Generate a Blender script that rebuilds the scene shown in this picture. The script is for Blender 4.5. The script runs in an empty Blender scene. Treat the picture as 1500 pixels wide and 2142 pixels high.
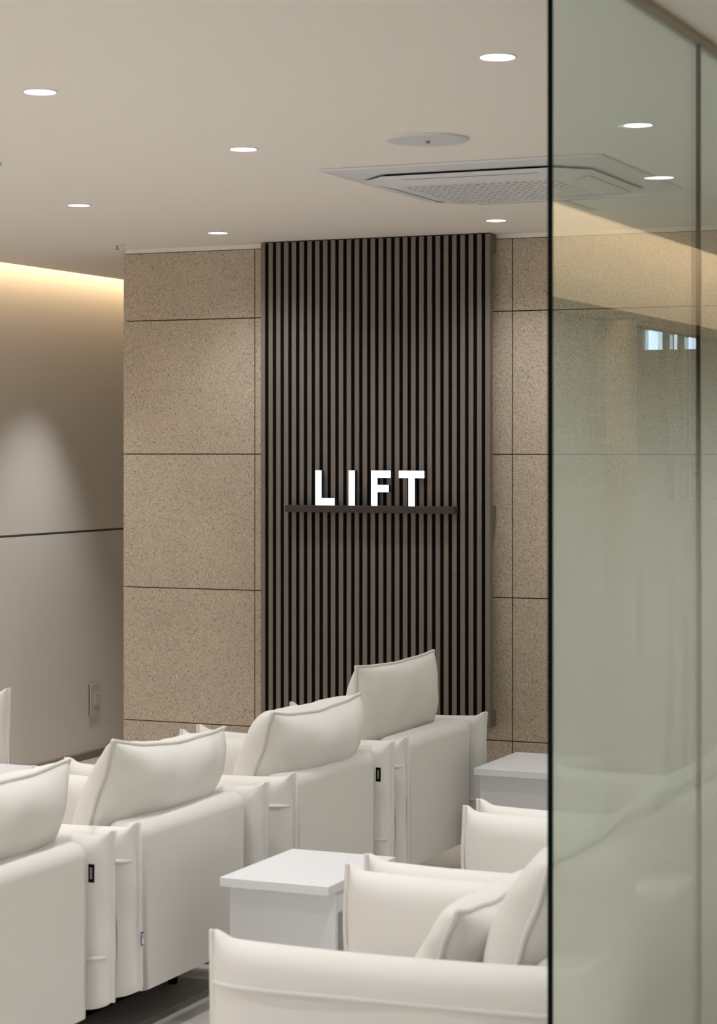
import bpy, bmesh, math, random
from mathutils import Vector, Matrix

random.seed(7)
SC = bpy.context.scene
COL = SC.collection
R = math.radians

# ------------------------------------------------------------------ camera
EYE = 1.63
cam_d = bpy.data.cameras.new('camera')
cam = bpy.data.objects.new('camera', cam_d)
COL.objects.link(cam)
cam.location = (0, 0, EYE)
cam.rotation_euler = (R(90), 0, R(23.517))
cam_d.sensor_fit = 'AUTO'
cam_d.sensor_width = 36.0
cam_d.lens = 4566.3 / 2142 * 36
cam_d.shift_y = -(1071 - 940.2) / 2142
cam_d.clip_start = 0.05
cam_d.clip_end = 100
cam_d.dof.use_dof = True
cam_d.dof.focus_distance = 8.6
cam_d.dof.aperture_fstop = 7.0
SC.camera = cam

# ------------------------------------------------------------------ world, exposure, lights
W = bpy.data.worlds.new('world')
SC.world = W
W.use_nodes = True
W.node_tree.nodes['Background'].inputs[0].default_value = (0.75, 0.82, 0.95, 1)
W.node_tree.nodes['Background'].inputs[1].default_value = 0.15
SC.view_settings.view_transform = 'Standard'
SC.view_settings.look = 'None'
SC.view_settings.gamma = 1
SC.view_settings.use_curve_mapping = False
SC.view_settings.exposure = 0.07
SC.cycles.use_denoising = True
SC.cycles.use_adaptive_sampling = True
SC.cycles.adaptive_threshold = 0.03
SC.cycles.adaptive_min_samples = 24
SC.cycles.max_bounces = 8
SC.cycles.diffuse_bounces = 5
SC.cycles.glossy_bounces = 4
SC.cycles.transparent_max_bounces = 16
SC.cycles.sample_clamp_indirect = 4
SC.cycles.caustics_reflective = False
SC.cycles.caustics_refractive = False

DOWN_POWER = 34.0
FILL_POWER = 40.0
DOWN_COLOR = (0.99, 0.985, 0.995)
COVE_COLOR = (1.0, 0.72, 0.43)

# room numbers (metres; +Y runs along the left wall away from the camera, +X along the tiled wall)
CEIL = EYE + 0.903
LEFT = -5.90            # left wall face
COVE_L = -5.78          # edge of the ceiling at the left cove
GLASS = -1.225          # plane of the glass partition
COVE_R = 0.08           # edge of the ceiling at the right cove
RIGHT = 0.25            # right wall face
BACK = 8.629            # tiled wall face
FAR = 13.0
NEAR = -2.6


def cove_lamp(name, x, face, y0, y1, power):
    d = bpy.data.lights.new(name, 'AREA')
    d.shape = 'RECTANGLE'
    d.size = y1 - y0
    d.size_y = 0.02
    d.energy = power
    d.color = COVE_COLOR
    o = bpy.data.objects.new(name, d)
    COL.objects.link(o)
    o.location = (x, (y0 + y1) / 2, CEIL + 0.07)
    # local Z- is the beam: aim sideways at the wall, a little down
    v = Vector((face, 0, -1.6)).normalized()
    zx = -v
    yx = Vector((0, 1, 0))
    xx = yx.cross(zx)
    m = Matrix((yx, zx.cross(yx), zx)).transposed()
    o.rotation_euler = m.to_euler()
    return o


cove_lamp('cove_lamp', COVE_L - 0.025, -1, NEAR, FAR - 0.1, 36)
cove_lamp('cove_lamp', COVE_R + 0.025, 1, 3.2, FAR - 0.1, 30)

# added fill lamp behind the camera, lifts the ceiling and tiled wall
dl_ = bpy.data.lights.new('fill_light', 'AREA')
dl_.shape = 'RECTANGLE'
dl_.size, dl_.size_y = 3.6, 2.0
dl_.energy = FILL_POWER
dl_.color = (0.93, 0.96, 1.0)
dlo = bpy.data.objects.new('fill_light', dl_)
COL.objects.link(dlo)
dlo.location = (-3.9, NEAR - 0.22, 1.4)
dlo.rotation_euler = (R(90), 0, 0)

# ------------------------------------------------------------------ materials


def new_mat(name):
    m = bpy.data.materials.new(name)
    m.use_nodes = True
    n = m.node_tree.nodes
    return m, n, m.node_tree.links, n['Principled BSDF']


def plain(name, col, rough=0.5, metal=0.0, bump=0.0, bscale=200, spec=0.5, var=0.0, vscale=3.0):
    m, n, l, p = new_mat(name)
    p.inputs['Base Color'].default_value = (*col, 1)
    p.inputs['Roughness'].default_value = rough
    p.inputs['Metallic'].default_value = metal
    p.inputs['Specular IOR Level'].default_value = spec
    tc = n.new('ShaderNodeTexCoord')
    if bump:
        t = n.new('ShaderNodeTexNoise')
        t.inputs['Scale'].default_value = bscale
        t.inputs['Detail'].default_value = 3
        l.new(tc.outputs['Object'], t.inputs['Vector'])
        b = n.new('ShaderNodeBump')
        b.inputs['Strength'].default_value = bump
        b.inputs['Distance'].default_value = 0.002
        l.new(t.outputs['Fac'], b.inputs['Height'])
        l.new(b.outputs['Normal'], p.inputs['Normal'])
    if var:
        t = n.new('ShaderNodeTexNoise')
        t.inputs['Scale'].default_value = vscale
        t.inputs['Detail'].default_value = 4
        l.new(tc.outputs['Object'], t.inputs['Vector'])
        mx = n.new('ShaderNodeMix')
        mx.data_type = 'RGBA'
        mx.inputs[6].default_value = (*[c * (1 - var) for c in col], 1)
        mx.inputs[7].default_value = (*[min(1, c * (1 + var)) for c in col], 1)
        l.new(t.outputs['Fac'], mx.inputs[0])
        l.new(mx.outputs[2], p.inputs['Base Color'])
    return m


def emit(name, col, s):
    m, n, l, p = new_mat(name)
    p.inputs['Base Color'].default_value = (0.8, 0.8, 0.8, 1)
    p.inputs['Emission Color'].default_value = (*col, 1)
    p.inputs['Emission Strength'].default_value = s
    return m


def speckled(name, base, dark, light, rough=0.75):
    """beige aggregate tile: fine grain, dark pores and pale chips"""
    m, n, l, p = new_mat(name)
    g = n.new('ShaderNodeNewGeometry')

    def mix(fac, a, b):
        x = n.new('ShaderNodeMix')
        x.data_type = 'RGBA'
        l.new(fac, x.inputs[0])
        if isinstance(a, tuple):
            x.inputs[6].default_value = (*a, 1)
        else:
            l.new(a, x.inputs[6])
        x.inputs[7].default_value = (*b, 1)
        return x.outputs[2]

    def ramp(src, a, b):
        r = n.new('ShaderNodeMapRange')
        r.inputs['From Min'].default_value = a
        r.inputs['From Max'].default_value = b
        l.new(src, r.inputs['Value'])
        return r.outputs['Result']

    big = n.new('ShaderNodeTexNoise')
    big.inputs['Scale'].default_value = 5
    big.inputs['Detail'].default_value = 5
    l.new(g.outputs['Position'], big.inputs['Vector'])
    fine = n.new('ShaderNodeTexNoise')
    fine.inputs['Scale'].default_value = 130
    fine.inputs['Detail'].default_value = 2
    l.new(g.outputs['Position'], fine.inputs['Vector'])
    c = mix(ramp(big.outputs['Fac'], 0.3, 0.7), tuple(x * 0.93 for x in base), tuple(x * 1.07 for x in base))
    c = mix(ramp(fine.outputs['Fac'], 0.50, 0.68), c, tuple(x * 0.74 for x in base))
    c = mix(ramp(fine.outputs['Fac'], 0.46, 0.30), c, tuple(x * 1.20 for x in base))
    for scale, thr, colr in ((110, 0.91, dark), (95, 0.955, light), (170, 0.90, dark)):
        v = n.new('ShaderNodeTexVoronoi')
        v.inputs['Scale'].default_value = scale
        l.new(g.outputs['Position'], v.inputs['Vector'])
        sx = n.new('ShaderNodeSeparateColor')
        l.new(v.outputs['Color'], sx.inputs[0])
        sel = n.new('ShaderNodeMath')
        sel.operation = 'GREATER_THAN'
        sel.inputs[1].default_value = thr
        l.new(sx.outputs[0], sel.inputs[0])
        near = ramp(v.outputs['Distance'], 0.42, 0.25)
        mul = n.new('ShaderNodeMath')
        mul.operation = 'MULTIPLY'
        l.new(sel.outputs[0], mul.inputs[0])
        l.new(near, mul.inputs[1])
        c = mix(mul.outputs[0], c, colr)
    l.new(c, p.inputs['Base Color'])
    p.inputs['Roughness'].default_value = rough
    p.inputs['Specular IOR Level'].default_value = 0.3
    b = n.new('ShaderNodeBump')
    b.inputs['Strength'].default_value = 0.25
    b.inputs['Distance'].default_value = 0.001
    l.new(fine.outputs['Fac'], b.inputs['Height'])
    l.new(b.outputs['Normal'], p.inputs['Normal'])
    return m


def glass_mat(name, tint, film_col, z_hi, z_lo, op_hi, op_lo, ior=1.5):
    """clear tinted sheet whose back carries a dotted film that fades out upwards"""
    m = bpy.data.materials.new(name)
    m.use_nodes = True
    n, l = m.node_tree.nodes, m.node_tree.links
    n.remove(n['Principled BSDF'])
    out = n['Material Output']
    geo = n.new('ShaderNodeNewGeometry')
    # a Fresnel node inverts its IOR on back faces; give it the inverse there so that both faces act as air to glass
    io = n.new('ShaderNodeMix')
    io.data_type = 'FLOAT'
    io.inputs[2].default_value = ior
    io.inputs[3].default_value = 1 / ior
    l.new(geo.outputs['Backfacing'], io.inputs[0])
    fr = n.new('ShaderNodeFresnel')
    l.new(io.outputs[0], fr.inputs['IOR'])
    tr = n.new('ShaderNodeBsdfTransparent')
    tr.inputs[0].default_value = (*tint, 1)
    gl = n.new('ShaderNodeBsdfGlossy')
    gl.inputs['Roughness'].default_value = 0.0
    gl.inputs['Color'].default_value = (1, 1, 1, 1)
    body = tr.outputs[0]
    if op_lo > 0:
        sep = n.new('ShaderNodeSeparateXYZ')
        l.new(geo.outputs['Position'], sep.inputs[0])
        mr = n.new('ShaderNodeMapRange')
        mr.interpolation_type = 'SMOOTHSTEP'
        mr.inputs['From Min'].default_value = z_hi
        mr.inputs['From Max'].default_value = z_lo
        mr.inputs['To Min'].default_value = op_hi
        mr.inputs['To Max'].default_value = op_lo
        l.new(sep.outputs['Z'], mr.inputs['Value'])
        df = n.new('ShaderNodeBsdfDiffuse')
        df.inputs[0].default_value = (*film_col, 1)
        tl = n.new('ShaderNodeBsdfTranslucent')
        tl.inputs[0].default_value = (*film_col, 1)
        dm = n.new('ShaderNodeMixShader')
        dm.inputs[0].default_value = 0.5
        l.new(df.outputs[0], dm.inputs[1])
        l.new(tl.outputs[0], dm.inputs[2])
        fm = n.new('ShaderNodeMixShader')
        l.new(mr.outputs[0], fm.inputs[0])
        l.new(tr.outputs[0], fm.inputs[1])
        l.new(dm.outputs[0], fm.inputs[2])
        body = fm.outputs[0]
    mx = n.new('ShaderNodeMixShader')
    l.new(fr.outputs[0], mx.inputs[0])
    l.new(body, mx.inputs[1])
    l.new(gl.outputs[0], mx.inputs[2])
    l.new(mx.outputs[0], out.inputs[0])
    return m


M = {}
M['ceiling'] = plain('ceiling_paint', (0.88, 0.835, 0.78), 0.9, bump=0.05, bscale=400, spec=0.1)
M['wall'] = plain('wall_paint', (0.67, 0.64, 0.595), 0.7, bump=0.05, bscale=300, spec=0.2)
M['white_wall'] = plain('white_wall_paint', (0.82, 0.80, 0.77), 0.8, bump=0.05, bscale=300, spec=0.2)
M['groove'] = plain('groove_shadow_gap', (0.20, 0.18, 0.13), 0.8)
M['base'] = plain('skirting', (0.20, 0.17, 0.13), 0.6)
M['stone'] = speckled('aggregate_tile', (0.52, 0.44, 0.345), (0.24, 0.20, 0.155), (0.68, 0.61, 0.52))
M['joint'] = plain('dark_joint', (0.03, 0.025, 0.02), 0.9)
M['floor'] = plain('floor_tile', (0.74, 0.71, 0.67), 0.22, var=0.06, vscale=2.5, spec=0.4)
M['grout'] = plain('floor_grout', (0.25, 0.24, 0.22), 0.9)
M['slat'] = plain('brown_slat', (0.205, 0.172, 0.148), 0.65, bump=0.3, bscale=500, spec=0.3, var=0.12, vscale=60)
M['bar'] = plain('brown_metal', (0.045, 0.032, 0.028), 0.5, spec=0.4)
M['black'] = plain('black_matt', (0.006, 0.0055, 0.005), 0.8, spec=0.05)
M['dark_side'] = plain('letter_side', (0.02, 0.02, 0.022), 0.5)
M['letter'] = emit('letter_face', (0.80, 0.90, 1.0), 3.2)
M['lens'] = emit('downlight_lens', (1.0, 0.97, 0.93), 8.0)
M['trim'] = plain('white_trim', (0.78, 0.76, 0.73), 0.5)
M['plastic'] = plain('white_plastic', (0.74, 0.74, 0.76), 0.4)
M['grille_back'] = plain('grille_dark', (0.32, 0.29, 0.27), 0.8)
M['fabric'] = plain('cream_fabric', (0.785, 0.765, 0.73), 0.85, bump=0.25, bscale=900, spec=0.15, var=0.02, vscale=8)
M['piping'] = plain('cream_piping', (0.76, 0.74, 0.71), 0.85, bump=0.2, bscale=900, spec=0.15)
M['table'] = plain('white_laminate', (0.79, 0.795, 0.81), 0.35, spec=0.4)
M['switch'] = plain('grey_plate', (0.56, 0.53, 0.50), 0.4)
M['metal'] = plain('brass_metal', (0.45, 0.38, 0.26), 0.35, metal=0.8)
M['frame'] = plain('door_frame', (0.20, 0.18, 0.14), 0.5)
M['tag_blue'] = plain('tag_blue', (0.03, 0.08, 0.35), 0.6)
M['tag_white'] = plain('tag_white', (0.8, 0.8, 0.8), 0.6)
M['tag_orange'] = plain('tag_orange', (0.75, 0.20, 0.06), 0.6)
M['glass'] = glass_mat('partition_glass', (0.915, 0.98, 0.965), (0.94, 0.985, 0.935), 1.90, 1.25, 0.0, 0.56, ior=1.58)
M['edge'] = plain('glass_edge', (0.003, 0.008, 0.006), 0.7, spec=0.05)
M['sealant'] = plain('grey_sealant', (0.38, 0.41, 0.35), 0.6)
M['channel'] = plain('bronze_channel', (0.30, 0.27, 0.22), 0.6)
M['door_glass'] = glass_mat('door_glass', (0.85, 0.90, 0.86), (0.86, 0.90, 0.83), 1.95, 1.30, 0.0, 0.92)
M['window'] = emit('daylight_window', (0.62, 0.75, 1.0), 5.0)
M['room'] = plain('room_paint', (0.30, 0.29, 0.27), 0.8)
M['ink'] = plain('dark_lettering', (0.10, 0.10, 0.09), 0.6)

# ------------------------------------------------------------------ mesh helpers


def link(name, bm, mat, parent=None, smooth=False, angle=None, weighted=False):
    me = bpy.data.meshes.new(name)
    bm.normal_update()
    bm.to_mesh(me)
    bm.free()
    mats = mat if isinstance(mat, (list, tuple)) else [mat]
    for mm in mats:
        me.materials.append(mm)
    o = bpy.data.objects.new(name, me)
    COL.objects.link(o)
    if parent is not None:
        o.parent = parent
    if smooth:
        for p in me.polygons:
            p.use_smooth = True
        if angle:
            # weight the vertex normals by face area so that the large flat faces stay flat
            acc = [Vector((0, 0, 0)) for _ in me.vertices]
            for p in me.polygons:
                for vi in p.vertices:
                    acc[vi] += p.normal * p.area
            me.set_sharp_from_angle(angle=R(angle))
            if weighted:
                me.normals_split_custom_set_from_vertices([v.normalized() for v in acc])
    return o


def box(bm, x0, x1, y0, y1, z0, z1, mi=0):
    vs = [bm.verts.new(p) for p in ((x0, y0, z0), (x1, y0, z0), (x1, y1, z0), (x0, y1, z0),
                                    (x0, y0, z1), (x1, y0, z1), (x1, y1, z1), (x0, y1, z1))]
    fs = []
    for q in ((3, 2, 1, 0), (4, 5, 6, 7), (0, 1, 5, 4), (1, 2, 6, 5), (2, 3, 7, 6), (3, 0, 4, 7)):
        f = bm.faces.new([vs[i] for i in q])
        f.material_index = mi
        fs.append(f)
    return vs, fs


def bx(*a, bevel=0.0, seg=2):
    bm = bmesh.new()
    box(bm, *a)
    if bevel:
        bmesh.ops.bevel(bm, geom=list(bm.edges), offset=bevel, segments=seg, profile=0.5, affect='EDGES')
    return bm


def disc(bm, r, z, n=32, up=False, mi=0, cx=0, cy=0):
    vs = [bm.verts.new((cx + r * math.cos(2 * math.pi * i / n), cy + r * math.sin(2 * math.pi * i / n), z)) for i in range(n)]
    f = bm.faces.new(vs if up else vs[::-1])
    f.material_index = mi
    return vs


def lathe(bm, prof, n=32, cap=False):
    rings = []
    for r, z in prof:
        rings.append([bm.verts.new((r * math.cos(2 * math.pi * i / n), r * math.sin(2 * math.pi * i / n), z)) for i in range(n)])
    for a, b in zip(rings, rings[1:]):
        for i in range(n):
            bm.faces.new((a[i], a[(i + 1) % n], b[(i + 1) % n], b[i]))
    if cap:
        bm.faces.new(rings[0][::-1])
        bm.faces.new(rings[-1])
    bmesh.ops.recalc_face_normals(bm, faces=bm.faces)
    return rings


def tube(bm, pts, r, n=8, closed=False):
    rings = []
    N = len(pts)
    up0 = Vector((0.31, 0.17, 0.93)).normalized()
    for i, p in enumerate(pts):
        p = Vector(p)
        if closed:
            t = Vector(pts[(i + 1) % N]) - Vector(pts[i - 1])
        else:
            t = Vector(pts[min(i + 1, N - 1)]) - Vector(pts[max(i - 1, 0)])
        t.normalize()
        a = t.cross(up0)
        if a.length < 1e-4:
            a = t.cross(Vector((1, 0, 0)))
        a.normalize()
        b = t.cross(a)
        rings.append([bm.verts.new(p + r * (a * math.cos(2 * math.pi * k / n) + b * math.sin(2 * math.pi * k / n))) for k in range(n)])
    rng = range(N) if closed else range(N - 1)
    for i in rng:
        A, B = rings[i], rings[(i + 1) % N]
        # keep rings aligned
        off = min(range(n), key=lambda o: (A[0].co - B[o].co).length) if closed else 0
        for k in range(n):
            bm.faces.new((A[k], A[(k + 1) % n], B[(k + 1 + off) % n], B[(k + off) % n]))
    if not closed:
        bm.faces.new(rings[0][::-1])
        bm.faces.new(rings[-1])
    bmesh.ops.recalc_face_normals(bm, faces=bm.faces)


def thing(name, label, cat, loc=(0, 0, 0), rotz=0.0, group=None):
    o = bpy.data.objects.new(name, None)
    o.empty_display_size = 0.1
    COL.objects.link(o)
    o.location = loc
    o.rotation_euler = (0, 0, rotz)
    tag(o, label, cat, group)
    return o


def tag(o, label, cat, group=None):
    o['label'] = label
    o['category'] = cat
    if group:
        o['group'] = group
    return o


def struct(o):
    o['kind'] = 'structure'
    return o


def s_empty(name, loc=(0, 0, 0)):
    o = bpy.data.objects.new(name, None)
    o.empty_display_size = 0.1
    COL.objects.link(o)
    o.location = loc
    return struct(o)


def dup(root, loc, rotz, label, group=None):
    r = root.copy()
    COL.objects.link(r)
    r.location = loc
    r.rotation_euler = (0, 0, rotz)
    r['label'] = label
    if group:
        r['group'] = group
    for ch in list(root.children):
        c = ch.copy()
        COL.objects.link(c)
        c.parent = r
        for g in list(ch.children):
            d = g.copy()
            COL.objects.link(d)
            d.parent = c
    return r


# ------------------------------------------------------------------ setting: floor
floor = struct(link('floor', bx(-6.3, 3.0, NEAR - 0.2, FAR + 0.2, -0.12, -0.006), M['grout']))
tile_me = None
T = 0.6
for i in range(-11, 1):
    for j in range(4, 18):
        x = i * T + 0.26 - T / 2 + 0.3
        y = j * T + T / 2
        if x > 0.3 or y > 11:
            continue
        if tile_me is None:
            bm = bx(-T / 2 + 0.001, T / 2 - 0.001, -T / 2 + 0.001, T / 2 - 0.001, -0.006, 0.0, bevel=0.0008, seg=1)
            o = link('floor_tile', bm, M['floor'], floor)
            tile_me = o.data
        else:
            o = bpy.data.objects.new('floor_tile', tile_me)
            COL.objects.link(o)
            o.parent = floor
        o.location = (x, y, 0)
bm = bmesh.new()
box(bm, -6.3, 3.0, NEAR - 0.2, 2.4, -0.006, 0.0)
box(bm, -6.3, 3.0, 10.8, FAR + 0.2, -0.006, 0.0)
box(bm, 0.565, 3.0, 2.4, 10.8, -0.006, 0.0)
link('floor_screed', bm, M['floor'], floor)

# ------------------------------------------------------------------ setting: ceiling with cove slots
bm = bmesh.new()
box(bm, COVE_L, COVE_R, 3.0, FAR, CEIL, CEIL + 0.02)
box(bm, COVE_L, 2.4, NEAR, 3.0, CEIL, CEIL + 0.02)
ceiling = struct(link('ceiling', bm, M['ceiling']))
bm = bmesh.new()
box(bm, LEFT - 0.2, 2.6, NEAR - 0.1, FAR + 0.1, CEIL + 0.16, CEIL + 0.2)   # slab above the cove slots
box(bm, COVE_R + 0.19, 2.6, 3.0, FAR, CEIL, CEIL + 0.155)                    # ceiling of the rooms on the right
link('cove_soffit', bm, M['ceiling'], ceiling)

# ------------------------------------------------------------------ setting: left wall (panelled, with a shadow gap)
GZ = EYE - 0.430
bm = bmesh.new()
box(bm, LEFT - 0.15, LEFT - 0.012, NEAR - 0.1, FAR, -0.1, CEIL + 0.16)
wall_left = struct(link('wall_left', bm, M['groove']))
link('wall_panel', bx(LEFT - 0.012, LEFT, NEAR, FAR, GZ + 0.006, CEIL + 0.16), M['wall'], wall_left)
link('wall_panel', bx(LEFT - 0.012, LEFT, NEAR, FAR, 0.0, GZ - 0.006), M['wall'], wall_left)
struct(link('baseboard_left', bx(LEFT, LEFT + 0.012, NEAR, FAR, 0.0, 0.036, bevel=0.002, seg=1), M['base']))

# walls out of the frame that close the room
bm = bmesh.new()
box(bm, LEFT - 0.15, -5.7, NEAR - 0.2, NEAR, 0, CEIL + 0.16)
box(bm, -2.1, 2.6, NEAR - 0.2, NEAR, 0, CEIL + 0.16)
box(bm, -5.7, -2.1, NEAR - 0.2, NEAR, 0, 0.4)
box(bm, -5.7, -2.1, NEAR - 0.2, NEAR, 2.4, CEIL + 0.16)  # opening made to let the added fill lamp in
struct(link('wall_near', bm, M['white_wall']))
struct(link('wall_far', bx(LEFT - 0.15, 2.6, FAR, FAR + 0.15, 0, CEIL + 0.16), M['wall']))
struct(link('wall_lobby', bx(2.4, 2.6, NEAR, FAR, 0, CEIL + 0.16), M['white_wall']))

# ------------------------------------------------------------------ setting: tiled back wall
bm = bmesh.new()
box(bm, -4.906, GLASS + 0.02, BACK + 0.012, BACK + 0.22, 0.0, CEIL)
wall_back = struct(link('wall_back', bm, M['joint']))
cols = [-4.916, -4.253, -3.053, -1.853, GLASS + 0.02]
rows = [0.0, EYE - 0.0207 - 1.2, EYE - 0.0207 - 0.6, EYE - 0.0207, EYE - 0.0207 + 0.6, EYE + 0.883]
J = 0.0042
for a, b in zip(cols, cols[1:]):
    for c, d in zip(rows, rows[1:]):
        bm = bx(a + J / 2, b - J / 2, BACK, BACK + 0.012, c + J / 2, d - J / 2, bevel=0.0008, seg=1)
        link('wall_tile', bm, M['stone'], wall_back)
# end return of the wall, out of sight to the left
for c, d in zip(rows, rows[1:]):
    link('wall_tile', bx(-4.918, -4.906, BACK + 0.014, BACK + 0.22, c + J / 2, d - J / 2), M['stone'], wall_back)
struct(link('trim_1', bx(-4.906, GLASS + 0.02, BACK + 0.004, BACK + 0.012, EYE + 0.884, CEIL), M['ceiling']))

# ------------------------------------------------------------------ slat panel with its rails
SY = 8.548
sp = thing('slat_panel', 'tall dark brown vertical slat panel standing off the beige tiled wall', 'wall panel', (-3.654, SY, 0.47))
x_first, x_last = -4.184, -3.144
pitch = (x_last - x_first) / 28
slat_me = None
ZT = CEIL - 0.004
for i in range(29):
    if slat_me is None:
        bm = bx(0, 0.0200, 0, 0.036, 0, ZT - 0.47, bevel=0.0008, seg=1)
        o = link('slat', bm, M['slat'], sp)
        slat_me = o.data
    else:
        o = bpy.data.objects.new('slat', slat_me)
        COL.objects.link(o)
        o.parent = sp
    o.location = (x_first + i * pitch + 3.654, 0, 0)
bm = bmesh.new()                       # black fill added to darken the gaps between the slats
for i in range(28):
    xa = x_first + i * pitch + 3.654
    box(bm, xa + 0.0203, xa + pitch - 0.0003, 0.0065, 0.0362, 0.001, ZT - 0.471)
link('gap_fill', bm, M['black'], sp)
for z0 in (0.470 - 0.47, 1.325 - 0.47, CEIL - 0.075 - 0.47):
    link('rail', bx(x_first + 3.654 + 0.002, x_last + 3.654 + 0.020, 0.0368, 0.0805, z0, z0 + 0.068), M['slat'], sp)

# ------------------------------------------------------------------ illuminated sign on its shelf bar
BY0, BY1 = 8.500, 8.546
k = 8.50 / 8.45
zb0, zb1 = 1.361, 1.391
sg = thing('sign', 'glowing white LIFT letters standing on a slim brown bar across the slat panel', 'sign', (-3.66, BY0, zb0))


def sgl(name, bm, m, parent=None):
    bmesh.ops.translate(bm, verts=bm.verts, vec=(3.66, -BY0, -zb0))
    return link(name, bm, m, parent or sg)


sgl('shelf_bar', bx(-4.021 * k, -3.245 * k, BY0, BY1, zb0, zb1, bevel=0.0012, seg=1), M['bar'])
for xa in (-3.98 * k, -3.27 * k):
    sgl('bracket', bx(xa - 0.006, xa + 0.006, BY1 - 0.001, BY1 + 0.0015, zb0 + 0.002, zb1 - 0.002), M['black'])
LB, LT = zb1 + 0.0005, zb1 + 0.149
SWL = 0.0275   # stroke
H = LT - LB


def poly_letter(pts):
    """extruded upright letter: body with a thin lit front plate"""
    body = bmesh.new()
    a = [body.verts.new((x, BY0 + 0.012, z)) for x, z in pts]
    b = [body.verts.new((x, BY0 + 0.038, z)) for x, z in pts]
    body.faces.new(a)
    body.faces.new(b[::-1])
    for i in range(len(pts)):
        j = (i + 1) % len(pts)
        body.faces.new((a[i], b[i], b[j], a[j]))
    bmesh.ops.recalc_face_normals(body, faces=body.faces)
    face = bmesh.new()
    a = [face.verts.new((x, BY0 + 0.008, z)) for x, z in pts]
    b = [face.verts.new((x, BY0 + 0.012, z)) for x, z in pts]
    face.faces.new(a)
    for i in range(len(pts)):
        j = (i + 1) % len(pts)
        face.faces.new((a[i], b[i], b[j], a[j]))
    bmesh.ops.recalc_face_normals(face, faces=face.faces)
    o = sgl('letter', body, M['dark_side'])
    sgl('letter_face', face, M['letter'], o)


xl, xr = -3.881 * k, -3.793 * k
st = 0.0265
poly_letter([(xl, LB), (xr, LB), (xr, LB + 0.0300), (xl + st, LB + 0.0300), (xl + st, LT), (xl, LT)])
xl = -3.726 * k
poly_letter([(xl, LB), (xl + st, LB), (xl + st, LT), (xl, LT)])
xl, xr = -3.622 * k, -3.535 * k
poly_letter([(xl, LB), (xl + st, LB), (xl + st, LB + 0.058), (xr - 0.009, LB + 0.058), (xr - 0.009, LB + 0.088),
             (xl + st, LB + 0.088), (xl + st, LT - 0.030), (xr, LT - 0.030), (xr, LT), (xl, LT)])
xl, xr = -3.496 * k, -3.383 * k
xm = (xl + xr) / 2
poly_letter([(xm - st / 2, LB), (xm + st / 2, LB), (xm + st / 2, LT - 0.030), (xr, LT - 0.030), (xr, LT), (xl, LT),
             (xl, LT - 0.030), (xm - st / 2, LT - 0.030)])

# ------------------------------------------------------------------ armchairs
CW, CD = 0.92, 0.84      # width (Y), depth (X); the front looks to -X
AT = 0.118               # arm thickness
ZB, ZA = 0.14, 0.605


def arm_bm(seed):
    rnd = random.Random(seed)
    ph = [rnd.uniform(0, 6.28) for _ in range(6)]
    bm = bmesh.new()
    body = CD / 2 - 0.011
    ss = [-1, -0.995, -0.985, -0.97, -0.95, -0.92, -0.88, -0.82, -0.74, -0.64, -0.5, -0.34, -0.17, 0]
    ss = ss + [-v for v in ss[-2::-1]]
    stations = [(-CD / 2, 0.0045, 1.0), (-body - 0.0015, 0.0045, 1.0)]
    stations += [(body * s, None, s) for s in ss]
    stations += [(body + 0.0015, 0.0045, 1.0), (CD / 2, 0.0045, 1.0)]
    M_ = 40
    rings = []
    for x, fixed, s in stations:
        a = abs(s)
        h = AT / 2 * max(0.10, (1 - a ** 7) ** 0.42) if fixed is None else fixed
        ear = math.exp(-((1 - a) / 0.05) ** 2) * 0.016
        zt = ZA + ear - 0.010 * (1 - a ** 2)
        zb = ZB + 0.022 * a ** 14
        ring = []
        rt = min(h, 0.065)
        prof = []
        for q in range(11):                       # top arc
            t = math.pi * q / 10
            prof.append((h * math.cos(t), zt - rt + rt * math.sin(t) ** 0.9 if q not in (0, 10) else zt - rt))
        nside = 8
        for q in range(1, nside):
            z = (zt - rt) + (zb + 0.03 - (zt - rt)) * q / nside
            prof.append((-h, z))
        rb = min(h, 0.03)
        for q in range(6):
            t = math.pi / 2 * q / 5
            prof.append((-h + rb * (1 - math.cos(t)), zb + 0.03 - 0.03 * math.sin(t)))
        for q in range(6):
            t = math.pi / 2 * (5 - q) / 5
            prof.append((h - rb * (1 - math.cos(t)), zb + 0.03 - 0.03 * math.sin(t)))
        for q in range(nside - 1, 0, -1):
            z = (zt - rt) + (zb + 0.03 - (zt - rt)) * q / nside
            prof.append((h, z))
        for (y, z) in prof:
            u = (z - ZB) / (ZA - ZB)
            bul = 1 + 0.10 * math.sin(math.pi * min(1, max(0, u))) * (1 - a ** 6)
            wr = 0.0
            if fixed is None:
                wr = 0.0035 * math.sin(z * 38 + ph[0] + 3 * x) * a ** 6 + 0.0025 * math.sin(x * 11 + z * 7 + ph[1])
                wr += 0.004 * math.sin(z * 90 + ph[2]) * math.exp(-((1 - a) / 0.08) ** 2) * math.exp(-((u - 0.88) / 0.14) ** 2)
            wav = 0.004 * math.sin(z * 13 + ph[3]) * a ** 8 * (1 if s > 0 else -1)
            ring.append(bm.verts.new((x + (0.0025 * math.sin(z * 22 + ph[4]) if a > 0.97 else 0), y * bul + (wr if y > 0 else -wr) * (abs(y) / max(h, 1e-4)) + wav, z)))
        rings.append(ring)
    n = len(rings[0])
    for A, B in zip(rings, rings[1:]):
        for i in range(n):
            bm.faces.new((A[i], A[(i + 1) % n], B[(i + 1) % n], B[i]))
    bm.faces.new(rings[0][::-1])
    bm.faces.new(rings[-1])
    bmesh.ops.recalc_face_normals(bm, faces=bm.faces)
    return bm


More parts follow.
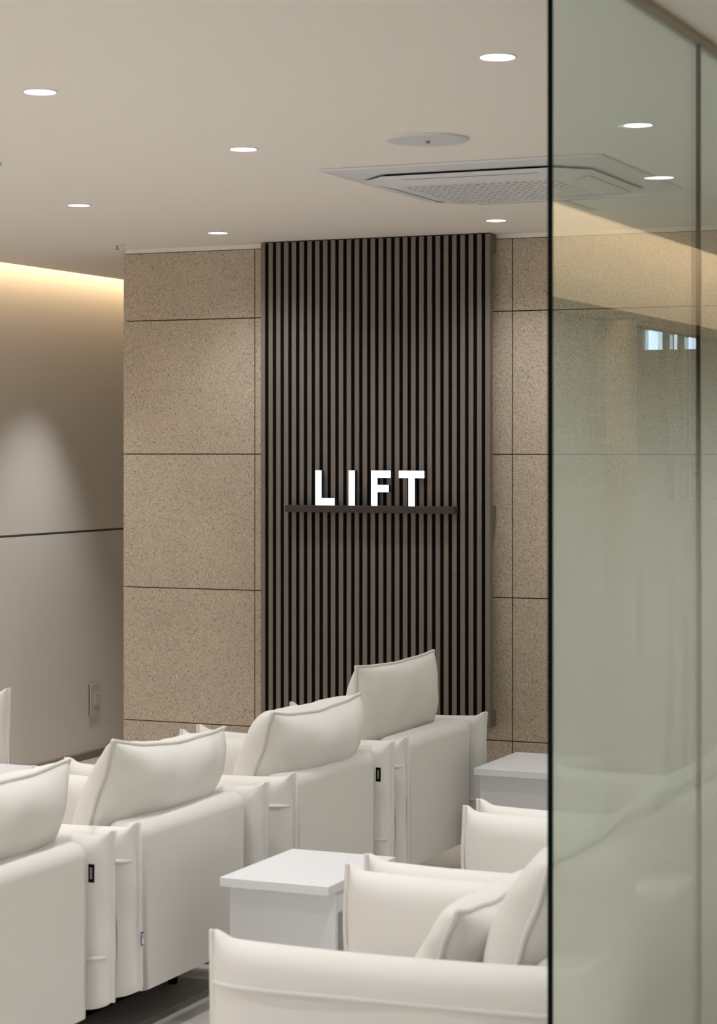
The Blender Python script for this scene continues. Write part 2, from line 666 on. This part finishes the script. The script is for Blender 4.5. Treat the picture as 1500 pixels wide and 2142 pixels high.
def arm_seam_bm(sign, z):
    """raised seam running along one long side of an arm pad"""
    bm = bmesh.new()
    pts = []
    body = CD / 2 - 0.011
    for i in range(29):
        s = -0.985 + 1.97 * i / 28
        a = abs(s)
        u = (z - ZB) / (ZA - ZB)
        h = AT / 2 * max(0.10, (1 - a ** 7) ** 0.42) * (1 + 0.10 * math.sin(math.pi * u) * (1 - a ** 6))
        pts.append((body * s, sign * (h + 0.0005), z))
    tube(bm, pts, 0.0055, 8)
    return bm


def soft_box(x0, x1, y0, y1, z0, z1, r_top, r_side, seg=5):
    bm = bmesh.new()
    vs, fs = box(bm, x0, x1, y0, y1, z0, z1)
    vert = [e for e in bm.edges if abs(e.verts[0].co.z - e.verts[1].co.z) > 1e-4]
    bmesh.ops.bevel(bm, geom=vert, offset=r_side, segments=seg, profile=0.5, affect='EDGES')
    top = [e for e in bm.edges if all(abs(v.co.z - z1) < 1e-4 for v in e.verts)]
    bmesh.ops.bevel(bm, geom=top, offset=r_top, segments=seg, profile=0.5, affect='EDGES')
    return bm


def cushion_bm(w, d, z0, z1, x0):
    """seat cushion with a crowned top"""
    bm = bmesh.new()
    N = 14
    top, bot = [], []
    for i in range(N + 1):
        rt, rb = [], []
        for j in range(N + 1):
            u, v = 2 * i / N - 1, 2 * j / N - 1
            c = ((1 - u ** 6) * (1 - v ** 6)) ** 0.4
            x = x0 + d * (u + 1) / 2
            y = w / 2 * v
            rt.append(bm.verts.new((x, y, (z0 + z1) / 2 + (z1 - z0) / 2 * c)))
            rb.append(rt[-1] if c == 0 else bm.verts.new((x, y, (z0 + z1) / 2 - (z1 - z0) / 2 * min(1, 1.2 * c))))
        top.append(rt)
        bot.append(rb)
    for i in range(N):
        for j in range(N):
            bm.faces.new((top[i][j], top[i + 1][j], top[i + 1][j + 1], top[i][j + 1]))
            try:
                bm.faces.new((bot[i][j], bot[i][j + 1], bot[i + 1][j + 1], bot[i + 1][j]))
            except ValueError:
                pass
    bmesh.ops.recalc_face_normals(bm, faces=bm.faces)
    return bm


def make_chair(label, group):
    t = thing('armchair', label, 'armchair', (0, 0, 0), 0, group)
    yi = CW / 2 - 0.0660
    for sgn, seed in ((-1, 3), (1, 8)):
        a = link('arm', arm_bm(seed), M['fabric'], t, smooth=True)
        a.location = (0, sgn * yi, 0)
        link('seam', arm_seam_bm(sgn, 0.517), M['piping'], a, smooth=True)
        link('seam', arm_seam_bm(-sgn, 0.285), M['piping'], a, smooth=True)
    inner = CW / 2 - AT - 0.013
    b = link('backrest', soft_box(0.255, 0.385, -inner - 0.004, inner + 0.004, 0.14, 0.600, 0.040, 0.045), M['fabric'], t, smooth=True, angle=80, weighted=True)
    link('seat_base', soft_box(-0.385, 0.243, -inner + 0.004, inner - 0.004, 0.14, 0.30, 0.01, 0.02), M['fabric'], t, smooth=True, angle=80, weighted=True)
    link('seat_cushion', cushion_bm(2 * inner - 0.012, 0.64, 0.300, 0.415, -0.40), M['fabric'], t, smooth=True)
    bm = bmesh.new()                   # black underside, with a block added to deepen the shade on the floor
    box(bm, -0.36, 0.10, -0.37, 0.37, 0.0, 0.124)
    box(bm, -0.36, 0.33, -0.39, 0.39, 0.124, 0.139)
    link('shade_block', bm, M['black'], t)
    for sy in (-0.30, 0.30):
        bm = bmesh.new()
        lathe(bm, [(0.014, 0.0), (0.015, 0.004), (0.021, 0.123), (0.021, 0.1235)], 14, cap=True)
        o = link('leg', bm, M['black'], t, smooth=True, angle=40)
        o.location = (0.14, sy, 0)
    return t


def black_tag(ch, y, z):
    """woven label caught in the seam between backrest and arm"""
    o = link('brand_tag', bx(0.386, 0.4035, y - 0.0012, y + 0.0012, z - 0.024, z + 0.024), M['black'], ch)
    o['label'] = 'small black woven tag sewn into the seam'
    bm = bmesh.new()
    for kz in range(7):
        zz = z - 0.014 + kz * 0.0044
        box(bm, 0.3920, 0.3975, y - 0.0016, y - 0.0013, zz, zz + 0.0022)
    link('tag_lettering', bm, M['switch'], o)


G1 = 'armchairs of the row seen from behind'
G2 = 'armchairs beside the glass partition'
chair0 = make_chair('x', G1)
RX = -2.9 - CD / 2
row1 = [(4.655, 'cream armchair cut by the lower left edge of the photo, black tag on its back'),
        (5.585, 'cream armchair second from the lower left, small blue and white tag on its back seam'),
        (6.580, 'cream armchair third from the left, black tag on its back, cushion slumped low'),
        (7.508, 'farthest cream armchair of the back row, right in front of the slat panel, cushion upright')]
chairs1 = []
for i, (y, lab) in enumerate(row1):
    if i == 0:
        c = chair0
        c.location = (RX, y, 0)
        c['label'] = lab
    else:
        c = dup(chair0, (RX, y, 0), 0, lab, G1)
    chairs1.append(c)
row2 = [(-1.719, 4.5055, 'nearest cream armchair at the bottom right, its long arm crossing the foreground'),
        (-1.761, 5.4255, 'cream armchair beside the glass, second from the front, behind the nearest one'),
        (-1.804, 6.3400, 'cream armchair beside the glass, third from the front, below the right hand side table')]
chairs2 = [dup(chair0, (x, y, 0), R(3), lab, G2) for x, y, lab in row2]
cl = dup(chair0, (-5.46, 7.49, 0), math.pi, 'cream armchair against the left wall, only its piped arm edge in view', 'armchair by the left wall')
black_tag(chairs1[0], 0.312, 0.519)
black_tag(chairs1[2], 0.312, 0.515)
o = link('care_tag', bx(0.4205, 0.4220, -0.398, -0.384, 0.286, 0.322), M['tag_blue'], chairs1[1])
o['label'] = 'tiny blue and white care tag with orange print'
bm = bmesh.new()
box(bm, 0.4220, 0.4224, -0.3965, -0.3855, 0.289, 0.317)
link('tag_field', bm, M['tag_white'], o)
bm = bmesh.new()
box(bm, 0.4224, 0.4227, -0.3945, -0.3885, 0.304, 0.315)
link('tag_print', bm, M['tag_orange'], o)

# ------------------------------------------------------------------ loose cushions


def pillow(name, label, group, w, h, t, loc, lean, roll=0.0, yaw=0.0, seed=1, sag=0.02, top_fat=0.0):
    rnd = random.Random(seed)
    ph = [rnd.uniform(0, 6.28) for _ in range(10)]
    N = 36

    def outline(u, v):
        # corners stick out, sides draw in
        y = w / 2 * u * (1 - 0.055 * (1 - v * v) * abs(u) ** 3)
        z = h / 2 * v * (1 - 0.045 * (1 - u * u) * abs(v) ** 3)
        if v > 0:
            z -= sag * (1 - u * u) * v ** 3
        return y, z

    def thick(u, v):
        b = max(0.0, (1 - abs(u) ** 3.4)) ** 0.47 * max(0.0, (1 - abs(v) ** 2.8)) ** 0.47
        return t / 2 * b * (1 + top_fat * v)

    def wrinkle(u, v, side):
        e1 = math.exp(-((1 - abs(v)) / 0.16)) * (1 - u ** 8)
        e2 = math.exp(-((1 - abs(u)) / 0.14)) * (1 - v ** 8)
        q = ph[0] if side > 0 else ph[5]
        return (0.0050 * math.sin(17 * u + q + 2 * math.sin(3 * u)) * e1 + 0.003 * math.sin(15 * v + ph[1] + q) * e2
                + 0.0035 * math.sin(5 * u + 4 * v + ph[2] + q) + 0.0025 * math.sin(9 * u - 6 * v + ph[3] + q)
                + 0.006 * math.exp(-((u - 0.35) * 3 - (v + 0.1)) ** 2 * 60) * -1 * max(0, v))

    bm = bmesh.new()
    F, B = [], []
    for i in range(N + 1):
        f, b = [], []
        for j in range(N + 1):
            # finer towards the edges
            u = math.sin(math.pi / 2 * (2 * i / N - 1))
            v = math.sin(math.pi / 2 * (2 * j / N - 1))
            y, z = outline(u, v)
            edge = i in (0, N) or j in (0, N)
            d = thick(u, v)
            fade = min(1, d / (t * 0.18))
            f.append(bm.verts.new((-d - wrinkle(u, v, -1) * fade, y, z)))
            w_ = min(1, max(0, (v + 0.75) / 1.15))
            press = 0.45 + 0.55 * w_ * w_ * (3 - 2 * w_)      # pressed flat against the backrest low down
            b.append(f[-1] if edge else bm.verts.new(((d + wrinkle(u, v, 1) * fade) * press, y, z)))
        F.append(f)
        B.append(b)
    for i in range(N):
        for j in range(N):
            for G, flip in ((F, True), (B, False)):
                q = [G[i][j], G[i + 1][j], G[i + 1][j + 1], G[i][j + 1]]
                try:
                    bm.faces.new(q[::-1] if flip else q)
                except ValueError:
                    pass
    bmesh.ops.recalc_face_normals(bm, faces=bm.faces)
    o = link(name, bm, M['fabric'], None, smooth=True)
    pts = []
    K = 40
    for s in range(4):
        for q in range(K):
            e = math.sin(math.pi / 2 * (2 * q / K - 1))
            u, v = ((e, 1), (1, -e), (-e, -1), (-1, e))[s]
            if s == 0:
                u, v = e, 1
            y, z = outline(u, v)
            wob = 0.0025 * math.sin(9 * e + ph[4] + s)
            pts.append((wob * (1 - e ** 4), y * 1.008, z * 1.008))
    bm = bmesh.new()
    tube(bm, pts, 0.0068, 8, closed=True)
    link('piping', bm, M['piping'], o, smooth=True)
    o.matrix_world = Matrix.Translation(loc) @ Matrix.Rotation(yaw, 4, 'Z') @ Matrix.Rotation(lean, 4, 'Y') @ Matrix.Rotation(roll, 4, 'X')
    return tag(o, label, 'cushion', group)


PG = 'piped back cushions on the armchairs'


def top_pillow(label, yc, xtop, ztop, w, h, t, lean_deg, roll_deg, seed, yaw=0.0, sag=0.02, top_fat=0.0):
    a = R(lean_deg)
    c = (xtop - h / 2 * math.sin(a), yc, ztop - h / 2 * math.cos(a))
    return pillow('back_cushion', label, PG, w, h, t, c, a, R(roll_deg), yaw, seed, sag, top_fat)


top_pillow('plump cream cushion on the armchair cut by the left edge of the photo', 4.675, -3.03, 0.812, 0.70, 0.42, 0.22, 20, -2, 11)
top_pillow('leaning cream cushion with a tall left corner, second from the lower left', 5.585, -3.03, 0.802, 0.70, 0.41, 0.21, 19, -4, 12)
top_pillow('slumped fat cream cushion on the third armchair, its top sagging', 6.585, -3.015, 0.787, 0.70, 0.40, 0.25, 20, -1, 13, top_fat=0.12)
top_pillow('tall upright cream cushion standing out against the slat panel', 7.485, -3.105, 0.852, 0.745, 0.44, 0.19, 4, -0.5, 14, sag=0.006)
top_pillow('large cream cushion leaning at the back of the nearest right armchair, beside the glass edge', 4.53, -1.415, 0.80, 0.70, 0.42, 0.21, 20, 0, 15, yaw=R(3))
pillow('lumbar_cushion', 'low cream cushion lying in front of the larger one on the nearest right armchair', PG, 0.56, 0.32, 0.16,
       (-1.690, 4.53, 0.520), R(24), 0, 0, 16)
top_pillow('cream cushion dim behind the frosted glass, on the second right armchair', 5.45, -1.455, 0.80, 0.70, 0.42, 0.21, 20, 0, 17, yaw=R(3))
top_pillow('cream cushion behind the frosted glass, on the third right armchair', 6.37, -1.49, 0.80, 0.70, 0.42, 0.21, 20, 0, 18, yaw=R(3))

# ------------------------------------------------------------------ side tables


def make_table(label, x0, y0, group):
    w, d, z = 0.330, 0.470, 0.45
    t = thing('side_table', label, 'side table', (x0 + w / 2, y0 + d / 2, 0), 0, group)
    link('table_top', bx(-w / 2, w / 2, -d / 2, d / 2, z - 0.026, z, bevel=0.0015, seg=1), M['table'], t)
    bw, bd = w / 2 - 0.004, d / 2 - 0.055
    # two end panels joined by a shallow apron under the top
    link('end_panel', bx(-bw, bw, -bd, -bd + 0.018, 0.0, z - 0.027, bevel=0.001, seg=1), M['table'], t)
    link('end_panel', bx(-bw, bw, bd - 0.018, bd, 0.0, z - 0.027, bevel=0.001, seg=1), M['table'], t)
    link('apron', bx(-bw + 0.001, -bw + 0.017, -bd + 0.019, bd - 0.019, z - 0.085, z - 0.027), M['table'], t)
    link('apron', bx(bw - 0.017, bw - 0.001, -bd + 0.019, bd - 0.019, z - 0.085, z - 0.027), M['table'], t)
    return t


TG = 'small white side tables between the rows'
t0 = make_table('white side table in the middle aisle, left of the nearest right armchairs', -2.755, 5.370, TG)
dup(t0, (-2.835 + 0.165, 7.585 + 0.235, 0), 0, 'white side table far right, beside the farthest armchair and cut by the glass edge', TG)
dup(t0, (-4.42, 6.985 - 0.235, 0), 0, 'white side table at the left edge, only its bright top showing behind the cushions', TG)

# ------------------------------------------------------------------ downlights
lamp_me = None


def make_downlight(label, x, y, group, power=DOWN_POWER, beam=None, tilt=0.0):
    global lamp_me
    t = thing('downlight', label, 'ceiling light', (x, y, CEIL), 0, group)
    if lamp_me is None:
        bm = bmesh.new()
        lathe(bm, [(0.0395, 0.0), (0.0395, -0.0025), (0.0435, -0.0025), (0.0445, -0.0005), (0.0445, 0.0)], 40)
        ring = link('trim_ring', bm, M['trim'], t, smooth=True, angle=40)
        bm = bmesh.new()
        disc(bm, 0.0395, -0.0012, 40)
        lens = link('lens', bm, M['lens'], t)
        lamp_me = (ring.data, lens.data)
    else:
        for nm, me in zip(('trim_ring', 'lens'), lamp_me):
            o = bpy.data.objects.new(nm, me)
            COL.objects.link(o)
            o.parent = t
    d = bpy.data.lights.new('downlight_beam', 'SPOT')
    d.energy = power
    d.color = DOWN_COLOR
    d.spot_size = R(100)
    d.spot_blend = 0.85
    d.shadow_soft_size = 0.035
    o = bpy.data.objects.new('downlight_beam', d)
    COL.objects.link(o)
    o.parent = t
    o.location = (0, 0, -0.04)
    if beam is not None:
        d.spot_size, d.spot_blend = R(beam[0]), beam[1]
    o.rotation_euler = (R(tilt), 0, 0)
    return t


GXS = [-4.164, -2.934, -1.709]
GYS = [1.31, 2.45, 3.59, 4.729, 5.8755, 6.9815, 8.1017]
names = {(1, 3): 'round recessed downlight at the upper left of the ceiling', (2, 3): 'round recessed downlight nearest the glass edge, top right of the ceiling',
         (1, 4): 'round recessed downlight in the middle of the ceiling, left of the round vent', (0, 5): 'round recessed downlight at the left, above the warm cove',
         (0, 6): 'round recessed downlight just in front of the tiled wall, left of the slat panel', (1, 6): 'round recessed downlight above the right end of the slat panel',
         (2, 4): 'round recessed downlight seen through the glass'}
LG = 'round recessed downlights'
for i, x in enumerate(GXS):
    for j, y in enumerate(GYS):
        if (i, j) == (1, 5):
            continue          # the air conditioner takes this place
        lab = names.get((i, j), 'round recessed downlight outside the frame')
        make_downlight(lab, x, y, LG, power=DOWN_POWER * (0.52 if j == 6 else 1), beam=(140, 1.0) if j == 6 else None)
for y in (2.45, 4.729, 5.8755, 6.9815, 8.1017, 9.62):
    make_downlight('round recessed downlight hidden by the tiled wall, washing the left wall' if y > 9 else
                   'round recessed downlight outside the frame', -5.389, y, LG, power=DOWN_POWER * (2.3 if y > 9 else 1.0),
                   beam=(76, 0.9) if y > 9 else None, tilt=-11.0 if y > 9 else 0.0)
for y in (1.3, 4.8, 7.04, 9.2, 11.2):
    lab = 'round corridor downlight mirrored in the glass' if y == 7.04 else 'round recessed downlight outside the frame'
    make_downlight(lab, -0.474, y, LG, power=DOWN_POWER * 0.85)
make_downlight('round recessed downlight outside the frame', 1.2, 1.3, LG)

# ------------------------------------------------------------------ ceiling fittings


def ceiling_disc(label, x, y):
    t = thing('ceiling_vent', label, 'vent', (x, y, CEIL), 0, 'round ceiling discs')
    bm = bmesh.new()
    lathe(bm, [(0.0, -0.0075), (0.085, -0.0075), (0.098, -0.009), (0.1165, -0.008), (0.1195, -0.004), (0.1195, 0.0)], 56)
    link('cover', bm, M['plastic'], t, smooth=True, angle=50)
    bm = bmesh.new()
    lathe(bm, [(0.0, -0.016), (0.005, -0.0155), (0.0065, -0.012), (0.0065, -0.0072)], 16)
    link('sensor', bm, M['grille_back'], t, smooth=True)
    return t


ceiling_disc('round white ceiling disc with a tiny dark sensor, in front of the air conditioner', -2.343, 5.888)
ceiling_disc('round white ceiling disc just cut off by the left edge of the photo', -3.886, 5.81)

t = thing('sprinkler', 'tiny ceiling sprinkler head above the left corner of the tiled wall', 'sprinkler', (-4.816, 8.40, CEIL))
bm = bmesh.new()
lathe(bm, [(0.0, -0.004), (0.034, -0.003), (0.036, 0.0)], 24)
link('escutcheon', bm, M['trim'], t, smooth=True)
bm = bmesh.new()
lathe(bm, [(0.005, -0.003), (0.005, -0.018), (0.012, -0.020), (0.012, -0.022), (0.0, -0.022)], 12)
link('deflector', bm, M['metal'], t)

# four-way cassette air conditioner
AX, AY, AS = -2.452, 6.868, 0.95
ac = thing('air_conditioner', 'white four way cassette air conditioner set into the ceiling, half behind the glass', 'air conditioner', (AX, AY, CEIL))


def octa(s, c):
    return [(-s + c, -s), (s - c, -s), (s, -s + c), (s, s - c), (s - c, s), (-s + c, s), (-s, s - c), (-s, -s + c)]


def loft(bm, loops):
    rs = [[bm.verts.new((x, y, z)) for x, y in pts] for pts, z in loops]
    for A, B in zip(rs, rs[1:]):
        n = len(A)
        for i in range(n):
            bm.faces.new((A[i], A[(i + 1) % n], B[(i + 1) % n], B[i]))
    return rs


h = AS / 2
ci = h - 0.085
bm = bmesh.new()
rs = loft(bm, [(octa(h, 0.012), -0.0008), (octa(h, 0.012), -0.005), (octa(h - 0.005, 0.012), -0.008), (octa(ci - 0.004, 0.10), -0.0165)])
bm.faces.new(rs[-1])
bm.faces.new(rs[0][::-1])
bmesh.ops.recalc_face_normals(bm, faces=bm.faces)
link('fascia', bm, M['plastic'], ac)
# dark air outlet running round above the hanging centre panel
bm = bmesh.new()
rs = loft(bm, [(octa(ci - 0.018, 0.095), -0.0166), (octa(ci - 0.018, 0.095), -0.0235)])
bmesh.ops.recalc_face_normals(bm, faces=bm.faces)
link('air_slot', bm, M['black'], ac)
bm = bmesh.new()
gi = 0.262
rs = loft(bm, [(octa(ci - 0.03, 0.09), -0.0232), (octa(ci - 0.002, 0.10), -0.0232), (octa(ci, 0.10), -0.0250), (octa(ci - 0.018, 0.097), -0.0310), (octa(ci - 0.085, 0.07), -0.0450), (octa(gi + 0.01, 0.02), -0.0460),
               (octa(gi, 0.02), -0.0440), (octa(gi, 0.02), -0.036)])
bmesh.ops.recalc_face_normals(bm, faces=bm.faces)
link('centre_panel', bm, M['plastic'], ac)
bm = bmesh.new()
bm.faces.new([bm.verts.new((x, y, -0.0365)) for x, y in octa(gi, 0.02)][::-1])
link('grille_backing', bm, M['grille_back'], ac)
bm = bmesh.new()
nb = 20
for i in range(nb + 1):
    p = -gi + 2 * gi * i / nb
    box(bm, p - 0.0055, p + 0.0055, -gi, gi, -0.0455, -0.037)
link('grille_bars', bm, M['plastic'], ac)
bm = bmesh.new()
for i in range(11):
    p = -gi + 2 * gi * i / 10
    box(bm, -gi, gi, p - 0.010, p + 0.010, -0.0460, -0.0375)
link('grille_bars', bm, M['plastic'], ac)
# raised rims of the four flaps on the sloping sides of the centre panel
for a in range(4):
    rot = Matrix.Rotation(a * math.pi / 2, 4, 'Z')
    bm = bmesh.new()
    vs = [bm.verts.new(q) for q in ((-0.235, -ci + 0.030, -0.0350), (0.235, -ci + 0.030, -0.0350), (0.215, -ci + 0.078, -0.0450), (-0.215, -ci + 0.078, -0.0450))]
    f = bm.faces.new(vs)
    r_ = bmesh.ops.extrude_face_region(bm, geom=[f])
    for v in [g for g in r_['geom'] if isinstance(g, bmesh.types.BMVert)]:
        v.co.z -= 0.0022
    bmesh.ops.recalc_face_normals(bm, faces=bm.faces)
    bmesh.ops.transform(bm, matrix=rot, verts=bm.verts)
    link('flap', bm, M['plastic'], ac)
bm = bmesh.new()
box(bm, -0.325, -0.290, 0.175, 0.185, -0.0462, -0.0455)
link('badge', bm, M['grille_back'], ac)

t = thing('ceiling_grille', 'white corridor ceiling grille with a dark slot, mirrored faintly in the glass', 'vent', (-0.22, 7.62, CEIL))
link('grille_frame', bx(-0.26, 0.24, -0.20, 0.20, -0.012, -0.0005, bevel=0.004), M['plastic'], t)
link('slot', bx(0.205, 0.218, -0.17, 0.17, -0.0145, -0.0115), M['black'], t)

# ------------------------------------------------------------------ wall plate on the left wall
ws = thing('wall_switch', 'small grey wall plate with a raised square button, low on the left wall', 'switch', (LEFT, 10.04, 0.308))
link('plate', bx(0.006, 0.014, -0.052, 0.052, -0.086, 0.086, bevel=0.0015, seg=1), M['switch'], ws)
link('back_box', bx(0.0005, 0.006, -0.048, 0.048, -0.082, 0.082), M['black'], ws)
link('button', bx(0.0142, 0.0215, -0.020, 0.032, -0.030, 0.034, bevel=0.0012, seg=1), M['switch'], ws)

# ------------------------------------------------------------------ glass partition
gp = thing('glass_partition', 'green tinted frameless glass partition at the right, frosted towards the floor', 'partition', (GLASS, 3.665, 0))
GTH = 0.0105
panes = [(3.662, 4.680), (4.685, 5.70), (5.708, 6.72), (6.728, 7.66), (7.668, 8.62)]
for i, (a, b) in enumerate(panes):
    bm = bmesh.new()
    a_, b_ = a - 3.665, b - 3.665
    vs, fs = box(bm, -GTH / 2, GTH / 2, a_, b_, 0.004, CEIL - 0.014)
    for f in fs:
        f.normal_update()
        if abs(f.normal.x) < 0.5:
            f.material_index = 1
    link('pane', bm, [M['glass'], M['edge']], gp)
for a, b in ((4.680, 4.685),):
    link('joint', bx(-GTH / 2, GTH / 2, a - 3.665, b - 3.665, 0.004, CEIL - 0.014), M['sealant'], gp)
link('head_channel', bx(-0.014, 0.014, 0.0, 4.955, CEIL - 0.016, CEIL - 0.0005), M['channel'], gp)
link('floor_channel', bx(-0.012, 0.012, 0.0, 4.955, 0.0005, 0.006), M['frame'], gp)

# ------------------------------------------------------------------ setting: right wall (mirrored in the glass): glazed doors under a white bulkhead
HEAD = EYE + 0.594
wr = struct(link('wall_right', bx(RIGHT, RIGHT + 0.10, 3.0, FAR, HEAD, CEIL + 0.16), M['white_wall']))
struct(link('wall_return', bx(RIGHT, 2.4, 3.0, 3.12, 0, CEIL + 0.16), M['white_wall']))
struct(link('trim_2', bx(RIGHT - 0.012, RIGHT + 0.06, 3.12, FAR, HEAD - 0.05, HEAD, bevel=0.002, seg=1), M['frame']))
pier = s_empty('trim_3', (RIGHT, 8.92, 0))
zs = [0.0, 0.42, 1.02, 1.62, HEAD - 0.05]
for c, d in zip(zs, zs[1:]):
    link('pier_tile', bx(-0.072, 0.05, -0.062, 0.062, c + 0.001, d - 0.001, bevel=0.001, seg=1), M['stone'], pier)
doors = [(3.13, 4.9), (4.92, 6.7), (6.72, 8.84), (8.99, 9.80), (9.86, 10.06), (10.12, 11.5), (11.52, 12.98)]
for i, (a, b) in enumerate(doors):
    d = s_empty('door_%d' % (i + 1), (RIGHT, (a + b) / 2, 0))
    bm = bmesh.new()
    w2 = (b - a) / 2
    vs, fs = box(bm, 0.02, 0.03, -w2, w2, 0.02, HEAD - 0.052)
    link('pane', bm, M['door_glass'], d)
    link('bottom_rail', bx(0.01, 0.04, -w2, w2, 0.002, 0.022), M['frame'], d)
    if i in (3, 4):
        link('stile', bx(0.005, 0.045, w2 - 0.0, w2 + 0.055, 0.0, HEAD - 0.052), M['frame'], d)
    if i == 3:
        bm = bmesh.new()
        box(bm, -0.060, -0.034, -w2 + 0.105, -w2 + 0.131, 0.73, 1.11)
        box(bm, -0.034, 0.019, -w2 + 0.106, -w2 + 0.130, 0.73, 0.755)
        box(bm, -0.034, 0.019, -w2 + 0.106, -w2 + 0.130, 1.085, 1.11)
        link('door_handle', bm, M['metal'], d, smooth=True, angle=40)
# lettering on the door glass
dl = thing('door_lettering', 'small dark room lettering on a corridor door, mirrored in the glass', 'lettering', (RIGHT + 0.019, 10.17, 1.55))


def text_mesh(name, s, size, loc, parent):
    cu = bpy.data.curves.new(name, 'FONT')
    cu.body = s
    cu.size = size
    cu.extrude = 0.0004
    tmp = bpy.data.objects.new(name + '_tmp', cu)
    COL.objects.link(tmp)
    dg = bpy.context.evaluated_depsgraph_get()
    me = bpy.data.meshes.new_from_object(tmp.evaluated_get(dg))
    bpy.data.objects.remove(tmp)
    me.materials.clear()
    me.materials.append(M['ink'])
    o = bpy.data.objects.new(name, me)
    COL.objects.link(o)
    o.parent = parent
    # stands upright on the plane X = const and reads from the corridor (-X side)
    o.rotation_euler = Matrix(((0, 0, -1), (-1, 0, 0), (0, 1, 0))).to_euler()
    o.location = loc
    return o


text_mesh('text_line', 'room 2', 0.034, (-0.0006, 0.16, 0.045), dl)
text_mesh('text_line', '\uc0c1\ub2f4\uc2e4 2', 0.026, (-0.0006, 0.16, -0.005), dl)
text_mesh('text_line', '\uc9c4\ub8cc\uc2e4 2', 0.026, (-0.0006, 0.16, -0.050), dl)
link('rule', bx(-0.0012, -0.0002, 0.172, 0.175, -0.06, 0.085), M['ink'], dl)

# room behind the glazed doors
struct(link('wall_partition', bx(RIGHT + 0.11, 2.4, 8.9, 9.0, 0, CEIL), M['room']))
wn = s_empty('window_1', (1.12, FAR, 2.32))
link('window_pane', bx(-0.15, 0.15, -0.012, -0.004, -0.08, 0.08), M['window'], wn)
for x0, x1, z0, z1 in ((-0.18, -0.15, -0.11, 0.11), (0.15, 0.18, -0.11, 0.11), (-0.15, 0.15, 0.08, 0.11), (-0.15, 0.15, -0.11, -0.08)):
    link('window_frame', bx(x0, x1, -0.03, -0.002, z0, z1), M['trim'], wn)
